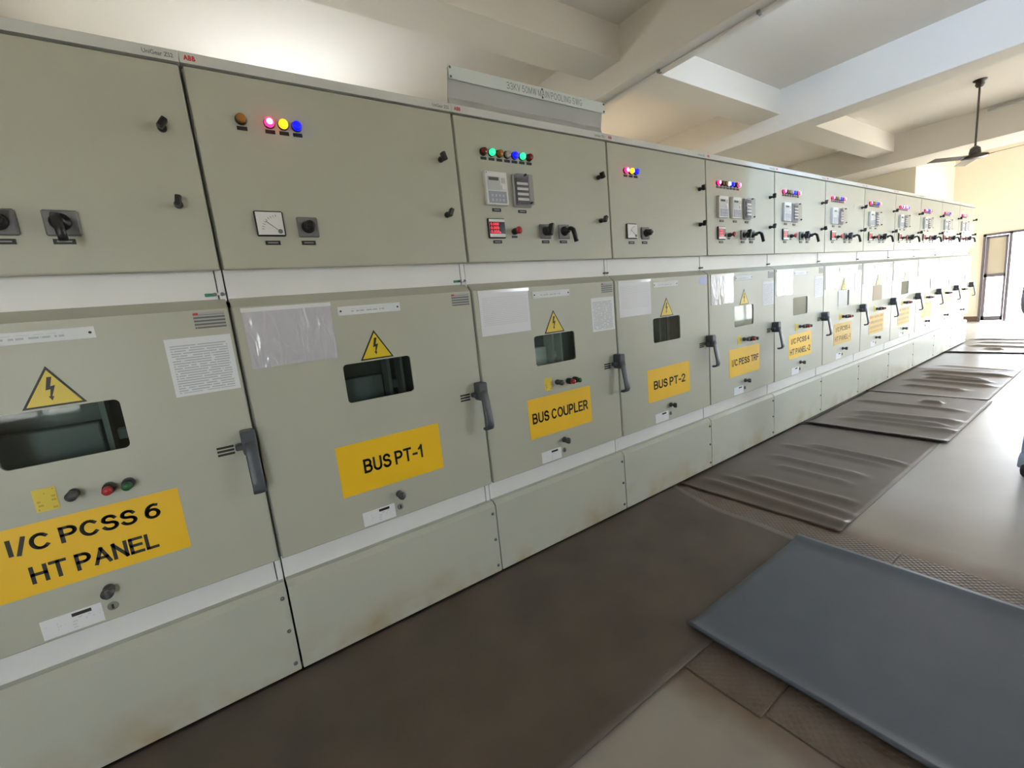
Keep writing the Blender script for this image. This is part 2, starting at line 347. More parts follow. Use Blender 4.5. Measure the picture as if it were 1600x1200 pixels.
def stroke_text(body, w=.105, gap=.29):
    """plain sans capitals built from strokes of half width w"""
    vs = []; fs = []; x = 0
    for ch in body:
        if ch == ' ': x += .30; continue
        wd, lines = GL[ch]
        for ln in lines:
            for k in range(len(ln)-1):
                p = Vector((ln[k][0]+x, ln[k][1])); q = Vector((ln[k+1][0]+x, ln[k+1][1])); d = q-p
                if d.length < 1e-5: continue
                d.normalize(); n = Vector((-d.y, d.x))*w; e0 = d*(w if k == 0 else w*.35); e1 = d*(w if k == len(ln)-2 else w*.35)
                o = len(vs); vs += [(*(p-e0-n), 0), (*(q+e1-n), 0), (*(q+e1+n), 0), (*(p-e0+n), 0)]; fs.append((o, o+1, o+2, o+3))
        x += wd+gap
    return vs, fs
def text_mesh(body, bold, spacing):
    key = (body, bold, spacing)
    if key in _TX: return _TX[key]
    c = bpy.data.curves.new('t', 'FONT'); c.body = body; c.offset = bold; c.space_character = spacing; c.align_x = 'CENTER'; c.resolution_u = 3; c.space_line = .95
    o = bpy.data.objects.new('t', c); COL.objects.link(o)
    dg = bpy.context.evaluated_depsgraph_get(); me = bpy.data.meshes.new_from_object(o.evaluated_get(dg))
    r = ([v.co[:] for v in me.vertices], [tuple(p.vertices) for p in me.polygons])
    bpy.data.objects.remove(o); bpy.data.curves.remove(c); bpy.data.meshes.remove(me)
    _TX[key] = r; return r
def link(name, me, parent=None, loc=None):
    o = bpy.data.objects.new(name, me); COL.objects.link(o)
    if parent is not None: o.parent = parent
    if loc is not None: o.location = loc
    return o
def empty(name, loc):
    o = bpy.data.objects.new(name, None); COL.objects.link(o); o.location = loc; o.empty_display_size = .2; return o
def tag(o, label=None, cat=None, group=None, kind=None):
    if label: o['label'] = label
    if cat: o['category'] = cat
    if group: o['group'] = group
    if kind: o['kind'] = kind
    return o
def struct(o): o['kind'] = 'structure'; return o

# ------------------------------------------------------------------ room shell
def plane_grid(mb, p, du, dv, m): mb.add([p, Vector(p)+Vector(du), Vector(p)+Vector(du)+Vector(dv), Vector(p)+Vector(dv)], [(0, 1, 2, 3)], m)
floor = MB().box(XL, XF+.2, YR, YW, FLOOR-.2, FLOOR, floor_m).build('floor'); struct(floor)
ground = MB().box(XL-30, XF+45, YR-40, YW+40, FLOOR-.5, FLOOR-.25, mat('sunlit_ground', (.55, .50, .43), .9, noise_amt=.2, noise_scale=.6)).build('ground'); struct(ground)
ceiling = MB().box(XL-.2, XF+.2, YR-.2, YW+.2, ZS, ZS+.2, ceil_m).build('ceiling'); struct(ceiling)
for (a, b) in ((3.55, 3.79), (6.68, 7.04), (11.15, 12.15), (-1.2, -.95)):
    MB().bbox(a, b, YR, YW, ZB, ZS+.01, ceil_m, .008, 2).build('cross_beam', ceiling)
for a, b in ((XL, -1.2), (-.95, 3.55), (3.79, 6.68), (7.04, 11.15)):
    MB().bbox(a-.01, b+.01, 1.17, 1.56, ZL, ZS+.01, ceil_m, .006, 2).build('edge_beam', ceiling)
struct(MB().box(XL-.2, XF+.2, YW, YW+.2, FLOOR-.2, ZS, wall_m).build('wall_rear'))
struct(MB().box(XL-.2, XL, YR, YW, FLOOR-.2, ZS, wall_m).build('wall_left'))
struct(MB().box(12.15, XF, 1.08, YW, FLOOR, ZS, wall_m).build('wall_return'))
# far wall with door opening
DY0, DY1, DZ = -1.55, .52, 1.97     # door opening in y, top
wf = MB()
wf.box(XF, XF+.2, DY1, YW, FLOOR-.2, ZS, wall_m); wf.box(XF, XF+.2, YR, DY0, FLOOR-.2, ZS, wall_m); wf.box(XF, XF+.2, DY0, DY1, DZ, ZS, wall_m)
struct(wf.build('wall_far'))
struct(MB().box(XF-.012, XF, DY1+.005, 1.08, FLOOR, .09, skirt_m).build('baseboard_far'))
# window wall: four window openings
WX = [(-2.45, -1.35, .66, 2.1), (4.8, 5.7, .95, 2.75), (8.8, 10.0, .80, 2.6), (12.5, 14.8, .30, 3.0)]
wr = MB(); x = XL
for a, b, WZ0, WZ1 in WX:
    wr.box(x, a, YR-.2, YR, FLOOR-.2, ZS, wall_m); wr.box(a, b, YR-.2, YR, FLOOR-.2, WZ0, wall_m); wr.box(a, b, YR-.2, YR, WZ1, ZS, wall_m); x = b
wr.box(x, XF+.2, YR-.2, YR, FLOOR-.2, ZS, wall_m)
struct(wr.build('wall_right'))
for i, (a, b, WZ0, WZ1) in enumerate(WX):
    w = empty('window_%d' % (i+1), ((a+b)/2, YR-.1, WZ0)); struct(w); h = (b-a)/2; H = WZ1-WZ0
    f = MB()
    for x0, x1, z0, z1 in ((-h, -h+.05, 0, H), (h-.05, h, 0, H), (-h, h, 0, .05), (-h, h, H-.05, H)): f.box(x0, x1, -.03, .03, z0, z1, frame_m)
    f.build('window_frame', w)
    n = 3
    for k in range(1, n): MB().box(-h+2*h*k/n-.02, -h+2*h*k/n+.02, -.025, .025, .05, H-.05, frame_m).build('mullion', w)
    for k in range(n): MB().box(-h+2*h*k/n+.02, -h+2*h*(k+1)/n-.02, -.003, .003, .05, H-.05, clear_glass).build('pane', w)
    pl = bpy.data.lights.new('portal', 'AREA'); pl.shape = 'RECTANGLE'; pl.size = 2*h; pl.size_y = H; pl.cycles.is_portal = True
    po = bpy.data.objects.new('daylight_portal', pl); COL.objects.link(po); po.location = ((a+b)/2, YR+.02, (WZ0+WZ1)/2); po.rotation_euler = (math.radians(90), 0, 0)
pl = bpy.data.lights.new('portal', 'AREA'); pl.shape = 'RECTANGLE'; pl.size = DZ-FLOOR; pl.size_y = DY1-DY0; pl.cycles.is_portal = True
po = bpy.data.objects.new('daylight_portal', pl); COL.objects.link(po); po.location = (XF-.02, (DY0+DY1)/2, (DZ+FLOOR)/2); po.rotation_euler = (0, math.radians(90), 0)
# door in far wall: frame, a glazed side leaf, open doorway beside it
d = empty('door_1', (XF, 0, FLOOR)); struct(d)
H = DZ-FLOOR
f = MB()
f.box(-.03, .07, DY0, DY1, H-.05, H, frame_m); f.box(-.03, .07, DY0, DY0+.05, 0, H, frame_m)
f.box(-.03, .07, DY1-.05, DY1, 0, H, frame_m); f.box(-.03, .07, .06, .11, 0, H, frame_m)
f.build('door_frame', d)
lf = MB(); y0, y1 = .115, DY1-.055
lf.box(-.05, -.005, y0, y0+.035, .02, H-.06, frame_m); lf.box(-.05, -.005, y1-.05, y1, .02, H-.06, frame_m)
lf.box(-.05, -.005, y0, y1, .02, .12, frame_m); lf.box(-.05, -.005, y0, y1, 1.02, 1.09, frame_m); lf.box(-.05, -.005, y0, y1, H-.11, H-.06, frame_m)
lo = lf.build('door_leaf', d)
refl_tint_gl = mat('reflection_tinted_pane', (.50, .44, .34), .12, spec=.9, coat=.4)  # glossy pane; beige of the reflected room put into its base colour
MB().box(-.035, -.025, y0+.03, y1-.045, 1.08, H-.10, refl_tint_gl).build('pane', lo)
frost = bpy.data.materials.new('frosted_pane'); frost.use_nodes = True
frost.node_tree.nodes['Principled BSDF'].inputs['Base Color'].default_value = (.9, .9, .9, 1); frost.node_tree.nodes['Principled BSDF'].inputs['Transmission Weight'].default_value = .85; frost.node_tree.nodes['Principled BSDF'].inputs['Roughness'].default_value = .5; frost.node_tree.nodes['Principled BSDF'].inputs['IOR'].default_value = 1.05
MB().box(-.035, -.025, y0+.03, y1-.045, .11, 1.03, frost).build('pane', lo)

# ------------------------------------------------------------------ trench cover plates and rubber mats
for (y0, y1, dx, lb) in ((-.99, -1.263, 0, 'rusty chequered steel trench plate at the inner end, by the worn black mat'),
                         (-1.268, -2.30, .02, 'long rusty chequered trench plate under the blue-grey mat'),
                         (-2.305, -3.33, .0, 'rusty chequered trench plate at the outer end, beside the blue-grey mat')):
    yy = -.06 if dx == 0 and y0 > -1 else y0
    o = MB().bbox(1.18+dx, 2.575, y1, yy, FLOOR, FLOOR+.006, plate_m, .002, 1).build('trench_plate')
    tag(o, lb, 'floor plate', 'chequered trench cover plates')

def rubber_mat(name, x0, x1, y0, y1, m, label, ridges=(), lift=None, z0=FLOOR, th=.006, step=.02, curl=None, endfn=None, amp=.011):
    nx = max(2, int((x1-x0)/step)); ny = max(2, int((y1-y0)/.03)); top = []
    def h(x, y):
        z = 0
        for (ax, ay, bx, by, a, w) in ridges:
            d = Vector((bx-ax, by-ay)); L = d.length; d /= L; p = Vector((x-ax, y-ay)); t = p.dot(d)/L; n = p.x*d.y-p.y*d.x
            e = max(0, min(1, (t+.12)/.22))*max(0, min(1, (1.12-t)/.22)); e = e*e*(3-2*e)
            z += a*e*math.exp(-(n/w)**2)
        if lift:
            for (edge, hh, ww) in lift:
                dd = {'x0': x-x0, 'x1': x1-x, 'y0': y-y0, 'y1': y1-y}[edge]
                z += hh*math.exp(-(dd/ww)**2)*(.75+.35*noise.noise((x*1.3+3, y*2.1, 5)))
        return z+.0012*noise.noise((x*3, y*3, x0))
    for i in range(nx+1):
        for j in range(ny+1):
            u, v = i/nx, j/ny; y = y0+(y1-y0)*v
            xe = x1+(endfn(y) if endfn else 0)
            x = x0+(xe-x0)*u + .004*noise.noise((y*4, x0, 1))
            top.append((x, y, z0+th+h(x, y)))
    vs = top+[(x, y, z-th) for x, y, z in top]; N = len(top); fs = []
    I = lambda i, j: i*(ny+1)+j
    for i in range(nx):
        for j in range(ny):
            fs.append((I(i, j), I(i+1, j), I(i+1, j+1), I(i, j+1))); fs.append((N+I(i, j+1), N+I(i+1, j+1), N+I(i+1, j), N+I(i, j)))
    for i in range(nx):
        fs.append((N+I(i, 0), N+I(i+1, 0), I(i+1, 0), I(i, 0))); fs.append((I(i, ny), I(i+1, ny), N+I(i+1, ny), N+I(i, ny)))
    for j in range(ny):
        fs.append((I(0, j), I(0, j+1), N+I(0, j+1), N+I(0, j))); fs.append((N+I(nx, j), N+I(nx, j+1), I(nx, j+1), I(nx, j)))
    mb = MB(); mb.add(vs, fs, m, True); o = mb.build(name)
    return tag(o, label, 'rubber mat', 'insulating rubber mats along the switchgear')
def R(lst, a, w): return [(x0, y0, x1, y1, a*random.uniform(.75, 1.2), w*random.uniform(.85, 1.2)) for (x0, y0, x1, y1) in lst]
rubber_mat('rubber_mat', -1.7, 2.41, -.985, .03, rubber_old, 'worn blackish brown rubber mat in front of the bus coupler cubicle', z0=FLOOR+.0085,
           endfn=lambda y: .13*max(0, (y+.45)/.45)**1.3 - .05*max(0, (-.6-y)/.4), step=.05)
rubber_mat('rubber_mat', 2.60, 4.575, -.995, 0.03, rubber_mid, 'dusty rubber mat with the most ripples, just past the trench plates',
           R([(3.862, -.165, 3.796, -.852), (3.984, -.321, 3.913, -.922), (3.55, -.219, 3.51, -.808), (3.361, -.338, 3.318, -.794), (3.049, -.311, 3.035, -.911), (2.931, -.176, 2.85, -.95), (2.78, -.095, 2.70, -1.05)], .020, .036), lift=[('x0', .012, .03)])
rubber_mat('rubber_mat', 4.585, 6.295, -1.03, -.006, rubber_mid, 'rippled rubber mat with a thick raised front edge',
           R([(5.776, -.101, 5.721, -.887), (5.257, -.245, 5.295, -.952), (4.934, -.221, 4.956, -1.003), (5.981, -.573, 5.982, -.709), (5.08, -.3, 5.1, -.9)], .023, .042), lift=[('x0', .028, .06)], z0=FLOOR+.001, th=.010)
rubber_mat('rubber_mat', 6.305, 8.085, -.995, 0.03, rubber_mid, 'rippled rubber mat third beyond the trench plates',
           R([(7.649, -.237, 7.456, -.756), (7.194, -.169, 7.047, -.908), (6.832, -.237, 6.73, -.736), (7.86, -.18, 7.75, -.943), (7.38, -.3, 7.3, -.85)], .026, .046), lift=[('x0', .014, .05)], z0=FLOOR+.001)
rubber_mat('rubber_mat', 8.10, 9.69, -.995, 0.03, rubber_sm, 'smooth glossy rubber mat without ripples, fourth beyond the trench plates', R([(8.398, -.211, 8.2, -.954)], .015, .05), z0=FLOOR+.001)
rubber_mat('rubber_mat', 9.70, 11.55, -.95, 0.03, rubber_sm, 'rippled rubber mat with a dark front edge, nearest the far doorway',
           R([(10.504, -.189, 10.339, -.85), (10.957, -.202, 10.835, -.85), (11.365, -.075, 11.313, -.85), (10.169, -.382, 10.085, -.577)], .028, .05), lift=[('x0', .022, .06)], z0=FLOOR+.001, th=.010)
rubber_mat('rubber_mat', 1.352, 2.375, -2.9, -.878, rubber_new, 'newer blue-grey rubber mat laid across the trench in the foreground',
           lift=[('x0', .016, .03), ('x1', .020, .05), ('y1', .004, .05)], z0=FLOOR+.0185, th=.008)

# ------------------------------------------------------------------ switchgear cubicles (local metres: x across 0..1, z up, front at y = 0, room towards -y)
Zt, Zu, Zlt, Zlb, Zp = 2.271, 1.612, 1.478, .492, .388
def door_face_with_hole(mb, x0, x1, z0, z1, hx0, hx1, hz0, hz1, r, y0, y1, m, n=5):
    C = [(x0, z0), (x1, z0), (x1, z1), (x0, z1)]; ctr = [(hx0+r, hz0+r), (hx1-r, hz0+r), (hx1-r, hz1-r), (hx0+r, hz1-r)]; st = [math.pi, 1.5*math.pi, 0, .5*math.pi]
    arcs = [[(c[0]+r*math.cos(a+math.pi/2*k/n), c[1]+r*math.sin(a+math.pi/2*k/n)) for k in range(n+1)] for c, a in zip(ctr, st)]
    vs = []; fs = []
    def V(p, y): vs.append((p[0], y, p[1])); return len(vs)-1
    oc = [V(c, y0) for c in C]; ar = [[V(p, y0) for p in a] for a in arcs]; ab = [[V(p, y1) for p in a] for a in arcs]; ob = [V(c, y1) for c in C]
    for i in range(4):
        j = (i+1) % 4
        for k in range(n): fs.append((oc[i], ar[i][k+1], ar[i][k])); fs.append((ar[i][k], ar[i][k+1], ab[i][k+1], ab[i][k]))
        fs.append((oc[i], oc[j], ar[j][0], ar[i][n])); fs.append((ar[i][n], ar[j][0], ab[j][0], ab[i][n])); fs.append((oc[j], oc[i], ob[i], ob[j]))
    mb.add(vs, fs, m)
G = .006   # half door gap
HOLE = (.352, .646, 1.053, 1.216)
# --- shared meshes
ME = {}
def reg(k, mb): ME[k] = mb.mesh(k); return ME[k]
b = MB()
b.box(.001, .999, .33, 2.3, FLOOR, 2.30, paint); b.box(.001, .999, .031, .33, Zu+.004, Zt, dark_gap)
b.box(.001, .999, .10, .33, Zlt+.03, Zu, dark_gap); b.box(.001, .999, .10, .33, 0, Zlb-.01, dark_gap)
b.box(.001, .999, .045, .33, FLOOR, .0, dark_gap)
b.box(.001, .012, .028, .33, Zlb, Zlt, dark_gap); b.box(.988, .999, .028, .33, Zlb, Zlt, dark_gap)
reg('body', b)
b = MB(); b.bbox(G, 1-G, 0, .03, Zu, Zt-.004, paint, .004, 2); reg('upper_door', b)
# top trim: small sloped fascia
b = MB(); b.prism([(0, 0)]*0 or [(.001, Zt+.003), (.999, Zt+.003), (.999, 2.308), (.001, 2.308)], -.004, .30, paint_tr); reg('top_trim', b)
# lower door: pan with chamfered top, window hole
b = MB(); zc = Zlt
door_face_with_hole(b, G+.004, 1-G-.004, Zlb+.004, zc, *HOLE, .016, 0, .010, paint)
x0, x1 = G+.004, 1-G-.004
b.add([(x0, 0, zc), (x1, 0, zc), (1-G, .048, zc+.036), (G, .048, zc+.036), (G, .10, zc+.036), (1-G, .10, zc+.036)], [(0, 1, 2, 3), (3, 2, 5, 4)], paint)
b.add([(x0, 0, zc), (x0, 0, Zlb+.004), (G, .004, Zlb+.004), (G, .004, zc), (G, .03, Zlb+.004), (G, .048, zc+.036)], [(0, 3, 2, 1), (3, 5, 4, 2), (0, 5, 3)], paint)
b.add([(x1, 0, zc), (x1, 0, Zlb+.004), (1-G, .004, Zlb+.004), (1-G, .004, zc), (1-G, .03, Zlb+.004), (1-G, .048, zc+.036)], [(0, 1, 2, 3), (3, 2, 4, 5), (0, 3, 5)], paint)
b.add([(x0, 0, Zlb+.004), (x1, 0, Zlb+.004), (1-G, .004, Zlb), (G, .004, Zlb), (G, .03, Zlb), (1-G, .03, Zlb)], [(0, 3, 2, 1), (3, 4, 5, 2)], paint)
reg('lower_door', b)
b = MB(); b.box(HOLE[0]-.012, HOLE[1]+.012, .005, .008, HOLE[2]-.012, HOLE[3]+.012, insp_glass); reg('window_pane', b)
# compartment seen through the window
for key, gi, gd in (('pale_breaker_truck', mat('breaker_grey', (.72, .73, .72), .5), mat('breaker_mid', (.22, .23, .24), .4)), ('breaker_truck', mat('breaker_blue_grey', (.17, .18, .19), .45), mat('breaker_dark', (.05, .06, .058), .4))):
    b = MB()
    b.box(.20, .80, .22, .30, .95, 1.35, gd); b.bbox(.30, .56, .16, .23, 1.0, 1.135, gi, .006, 2); b.box(.575, .59, .12, .2, .98, 1.3, gi); b.box(.64, .652, .12, .2, .98, 1.3, gi)
    b.bbox(.60, .63, .15, .18, 1.06, 1.10, gi, .004, 1); reg(key, b)
b = MB(); b.box(.004, .974, .050, .11, Zlt+.025, Zu+.01, galv); reg('upper_recess_panel', b)
b = MB(); b.box(.004, .974, .050, .11, Zp-.01, Zlb+.01, galv); reg('lower_recess_panel', b)
b = MB(); b.box(.978, .9985, .047, .11, Zlt+.025, Zu+.01, galv); reg('seam_strip_top', b)
b = MB(); b.box(.978, .9985, .047, .11, Zp-.01, Zlb+.01, galv); reg('seam_strip_low', b)
b = MB(); b.box(.958, .997, .036, .047, 1.528, 1.534, grey_ink); b.cyl((.966, .047, 1.531), (0, -1, 0), .006, .016, grey_ink, 8); b.cyl((.988, .047, 1.531), (0, -1, 0), .006, .016, grey_ink, 8); reg('seam_clip', b)
b = MB(); b.box(.935, .963, .046, .0495, 1.525, 1.536, green_lb); b.box(.970, .995, .034, .0355, 1.527, 1.537, white_np); reg('seam_label', b)
b = MB()
pf = [(0.004, .0), (.996, .0)]
b.add([(.004, 0, 0), (.996, 0, 0), (.996, 0, Zp-.020), (.004, 0, Zp-.020), (.996, .020, Zp), (.004, .020, Zp), (.996, .06, Zp), (.004, .06, Zp), (.004, .06, 0), (.996, .06, 0)],
      [(0, 1, 2, 3), (3, 2, 4, 5), (5, 4, 6, 7), (1, 9, 6, 4, 2), (8, 0, 3, 5, 7), (8, 9, 1, 0)], plinth_m); reg('plinth_cover', b)
b = MB(); b.lathe((0, 0, 0), (0, -1, 0), [(.008, 0), (.008, .003), (.005, .007), (.0001, .008)], grey_ink, 10); reg('bolt', b)
# latch of the upper door
b = MB(); b.lathe((0, 0, 0), (0, -1, 0), [(.013, 0), (.013, .012), (.009, .016), (.009, .030), (.0001, .031)], black, 12)
b.add(*(lambda q: (q.v, q.f))(MB().bbox(-.009, .009, -.052, -.026, -.014, .022, black, .004, 2)), black); reg('latch', b)
# indicator lamps: bezel, lens, legend
def lamp_mesh(key):
    b = MB(); b.lathe((0, 0, 0), (0, -1, 0), [(.0185, 0), (.0185, .006), (.0165, .009)], black, 20)
    core = key
    prof = [(.0160, .008), (.0158, .018), (.0145, .023)]
    if key == 'red_on':
        b.lathe((0, 0, 0), (0, -1, 0), prof, lens[key], 20); b.lathe((0, 0, 0), (0, -1, 0), [(.0105, .022), (.0095, .0255), (.0001, .0262)], lens['red_hot'], 16)
    else:
        b.lathe((0, 0, 0), (0, -1, 0), prof+[(.009, .0255), (.0001, .0262)], lens[key], 20)
    b.box(-.016, .016, -.003, 0, -.034, -.022, tag_m)
    return reg('lamp_'+key, b)
for k in lens:
    if k != 'red_hot': lamp_mesh(k)
b = MB(); b.box(-.025, .025, -.003, 0, -.0075, .0075, tag_m); b.box(-.017, .017, -.0035, -.003, -.0022, .0022, tag_w); reg('name_tag', b)
# analogue meter
b = MB(); b.bbox(.130, .226, -.012, 0, 1.725, 1.815, black, .004, 1); b.box(.135, .221, -.0135, -.012, 1.730, 1.810, white_pl)
for a in range(9):
    t = math.radians(8+a*9.2); cx, cz = .208, 1.742; b.tube([(cx-.052*math.cos(t), -.0139, cz+.052*math.sin(t)), (cx-.060*math.cos(t), -.0139, cz+.060*math.sin(t))], .0008, grey_ink, 4)
b.tube([(.208, -.0142, 1.742), (.165, -.0142, 1.778)], .001, grey_ink, 4); b.cyl((.208, -.0135, 1.742), (0, -1, 0), .008, .003, grey_pl, 12)
reg('voltmeter', b)
# rotary selector: plate, boss, wing
def rotary(u):
    b = MB(); b.bbox(u, u+.075, -.011, 0, 1.723, 1.797, grey_pl, .004, 1); c = (u+.0375, 0, 1.76)
    b.lathe(c, (0, -1, 0), [(.024, .010), (.022, .020), (.012, .024), (.012, .03), (.020, .034), (.018, .050), (.0001, .052)], black, 16)
    return b
b = rotary(.27); b.bbox(.294, .320, -.060, -.042, 1.752, 1.768, black, .004, 1); reg('voltmeter_selector', b)
b = rotary(.451); q = MB().bbox(-.010, .010, -.068, -.034, -.030, .034, black, .006, 2)
rot = Matrix.Rotation(math.radians(18), 3, 'Y')
b.add([rot @ Vector(v)+Vector((.4885, 0, 1.76)) for v in q.v], q.f, black); reg('local_remote_selector', b)
b = MB(); b.bbox(.580, .660, -.011, 0, 1.722, 1.797, grey_pl, .004, 1); c = (.618, 0, 1.762)
b.lathe(c, (0, -1, 0), [(.026, .010), (.024, .022), (.014, .026), (.014, .05), (.0001, .05)], black, 16)
b.tube([(.618, -.04, 1.765), (.618, -.066, 1.768), (.620, -.080, 1.758), (.624, -.086, 1.73), (.628, -.092, 1.695)], (.011, .010), black, 10, flat=(1, 0, 0)); reg('breaker_control_switch', b)
# relay
b = MB(); b.bbox(.130, .258, -.022, 0, 1.878, 2.033, white_pl, .005, 2); b.box(.142, .214, -.0235, -.022, 1.945, 2.008, relay_face); b.box(.149, .205, -.0245, -.0235, 1.990, 2.004, relay_lcd)
b.box(.142, .246, -.0235, -.022, 1.886, 1.941, relay_key); b.bbox(.219, .247, -.026, -.022, 1.947, 1.972, white_pl, .003, 1); b.box(.222, .244, -.0235, -.022, 1.98, 2.005, relay_face)
for i in range(4):
    for j in range(2): b.box(.156+i*.021, .168+i*.021, -.0248, -.0235, 1.895+j*.02, 1.906+j*.02, relay_face)
b.cyl((.139, -.022, 2.024), (0, -1, 0), .003, .001, grey_ink, 8); reg('protection_relay', b)
# test block with clear cover
b = MB(); b.bbox(.297, .405, -.016, 0, 1.876, 2.032, mat('test_block_base', (.36, .36, .37), .4), .004, 1); b.box(.312, .392, -.018, -.016, 1.895, 2.012, tb_cover)
for i in range(4): b.box(.318, .386, -.022, -.018, 1.906+i*.025, 1.918+i*.025, white_pl)
b.bbox(.301, .402, -.046, -.016, 1.880, 2.028, tb_glass, .006, 2)
b.cyl((.352, -.044, 2.020), (0, -1, 0), .006, .010, black, 10); b.cyl((.380, -.044, 1.890), (0, -1, 0), .006, .010, black, 10); reg('test_block', b)
# digital meter
b = MB(); b.bbox(.128, .229, -.012, 0, 1.723, 1.818, black, .004, 1); b.box(.133, .224, -.0135, -.012, 1.728, 1.813, white_pl); b.box(.133, .224, -.0145, -.0135, 1.744, 1.800, screen)
for i, tx in enumerate(('0.000', '0.000', '0.000')): b.text(tx, .139, .188, 1.783-i*.018, 1.796-i*.018, -.0150, digits, .0)
b.text('0', .190, .197, 1.746, 1.754, -.0150, digits, .02); reg('digital_meter', b)
b = MB(); c = (.287, 0, 1.757)
b.lathe(c, (0, -1, 0), [(.016, 0), (.016, .018), (.010, .020), (.010, .036)], black, 14); b.lathe(c, (0, -1, 0), [(.0105, .034), (.018, .040), (.018, .048), (.012, .052), (.0001, .053)], red_btn, 16)
b.box(.271, .303, -.003, 0, 1.727, 1.737, tag_m); reg('trip_push_button', b)
# lower-door fittings
def sheet(x0, x1, z0, z1, y, th, m, bulge=0., n=8):
    b = MB(); vs = []; fs = []
    for i in range(n+1):
        for j in range(n+1):
            u, v = i/n, j/n; e = math.sin(math.pi*u)*math.sin(math.pi*v)
            vs.append((x0+(x1-x0)*u, y-th-bulge*e, z0+(z1-z0)*v))
    I = lambda i, j: i*(n+1)+j
    for i in range(n):
        for j in range(n): fs.append((I(i, j), I(i+1, j), I(i+1, j+1), I(i, j+1)))
    b.add(vs, fs, m, bulge > 0)
    rim = [I(i, 0) for i in range(n+1)]+[I(n, j) for j in range(1, n+1)]+[I(i, n) for i in range(n-1, -1, -1)]+[I(0, j) for j in range(n-1, 0, -1)]
    rv = [vs[k] for k in rim]; bk = [(p[0], y-.0003, p[2]) for p in rv]; L = len(rim)
    b.add(rv+bk, [((k+1) % L, k, L+k, L+(k+1) % L) for k in range(L)], m); return b
b = sheet(.033, .340, 1.250, 1.458, 0, .003, pocket_m, .004); b.box(.030, .343, -.006, 0, 1.458, 1.473, flap_m); reg('document_pocket', b)
b = sheet(.033, .338, 1.252, 1.462, 0, .0015, paper_doc, .002); b.box(.030, .343, -.004, 0, 1.460, 1.475, flap_m); reg('document_sheet', b)
reg('notice_sheet', sheet(.793, .985, 1.190, 1.388, 0, .0012, paper_notice))
b = MB(); b.bbox(.366, .631, -.003, 0, 1.415, 1.452, np_print, .0012, 1); b.cyl((.378, -.003, 1.4335), (0, -1, 0), .004, .002, ink, 8); b.cyl((.619, -.003, 1.4335), (0, -1, 0), .004, .002, ink, 8); reg('nameplate', b)
b = sheet(.887, .980, 1.414, 1.470, 0, .001, rating); b.box(.888, .903, -.0014, -.001, 1.461, 1.468, logo_red); reg('rating_label', b)
reg('blue_label', sheet(.887, .980, 1.414, 1.462, 0, .001, blue_np))
# warning triangle with bolt
b = MB()
def tri_poly(s): cx, cz = .5, 1.263; return [(cx+(x-cx)*s, cz+(z-cz)*s) for x, z in ((.428, 1.222), (.572, 1.222), (.5, 1.345))]
b.prism(tri_poly(1), -.0016, 0, ink); b.prism(tri_poly(.86), -.0020, -.0016, tri_y)
b.prism([(.497, 1.312), (.508, 1.312), (.500, 1.284), (.511, 1.286), (.499, 1.253), (.503, 1.253), (.497, 1.240), (.491, 1.254), (.4945, 1.254), (.499, 1.275), (.488, 1.273)], -.0024, -.0020, ink); reg('warning_triangle', b)
reg('key_label', sheet(.397, .449, .908, .979, 0, .001, yel_lab))
b = MB(); b.lathe((.487, 0, .944), (0, -1, 0), [(.015, 0), (.015, .012), (.009, .015), (.009, .026), (.015, .03), (.015, .046), (.0001, .048)], mat('key_grey', (.06, .06, .062), .4), 14); reg('key_switch', b)
def push(u, m):
    b = MB(); b.lathe((u, 0, .936), (0, -1, 0), [(.018, 0), (.018, .014), (.016, .03), (.013, .034)], black, 16); b.lathe((u, 0, .936), (0, -1, 0), [(.0135, .032), (.0135, .052), (.009, .056), (.0001, .057)], m, 14); return b
reg('red_push_button', push(.570, red_btn)); reg('green_push_button', push(.618, green_btn))
b = MB(); b.lathe((.505, 0, .602), (0, -1, 0), [(.016, 0), (.016, .010), (.010, .013), (.010, .026), (.017, .030), (.017, .042), (.0001, .044)], mat('lock_grey', (.07, .07, .072), .4), 14); b.bbox(.499, .511, -.050, -.040, .586, .618, mat('lock_grey', (.07,)*3), .003, 1); reg('racking_knob', b)
b = MB(); b.lathe((.503, 0, .540), (0, -1, 0), [(.015, 0), (.014, .003), (.0001, .004)], mat('keyhole_grey', (.22, .22, .20), .45), 14); b.box(.500, .506, -.0045, -.004, .532, .548, ink); reg('keyhole_cover', b)
b = sheet(.333, .477, .502, .566, 0, .001, small_lab); b.box(.405, .452, -.0015, -.001, .549, .560, ink); reg('white_label', b)
# swing handle
b = MB(); b.bbox(.950, .998, -.058, 0, .948, 1.036, handle_m, .007, 2)
b.tube([(.9745, -.050, 1.00), (.9745, -.061, .955), (.9745, -.071, .90), (.9745, -.080, .85), (.9745, -.083, .825), (.9745, -.076, .810), (.9745, -.062, .805), (.9745, -.046, .806)], (.021, .007), handle_m, 10, flat=(1, 0, 0))
b.bbox(.928, .956, -.036, -.002, .966, .988, handle_m, .004, 1); b.cyl((.964, -.058, .972), (0, -1, 0), .006, .002, black, 10); reg('door_handle', b)
b = MB()
for zz in (.953, .966, .979): b.box(.872, .925, -.0016, 0, zz, zz+.008, ink)
reg('handle_position_label', b)
b = MB(); b.text('ABB', .012, .045, Zt+.012, Zt+.028, -.0048, logo_red, .05, 1.1); reg('maker_logo', b)
b = MB(); b.text('UniGear ZS2', .905, .985, Zt+.012, Zt+.025, -.0048, grey_ink, .01); reg('model_lettering', b)
b = MB(); b.tube([(.5, .05, 2.308), (.5, .05, 2.33), (.508, .05, 2.34), (.52, .05, 2.34), (.528, .05, 2.33), (.528, .05, 2.308)], .005, grey_pl, 8); reg('lifting_eye', b)
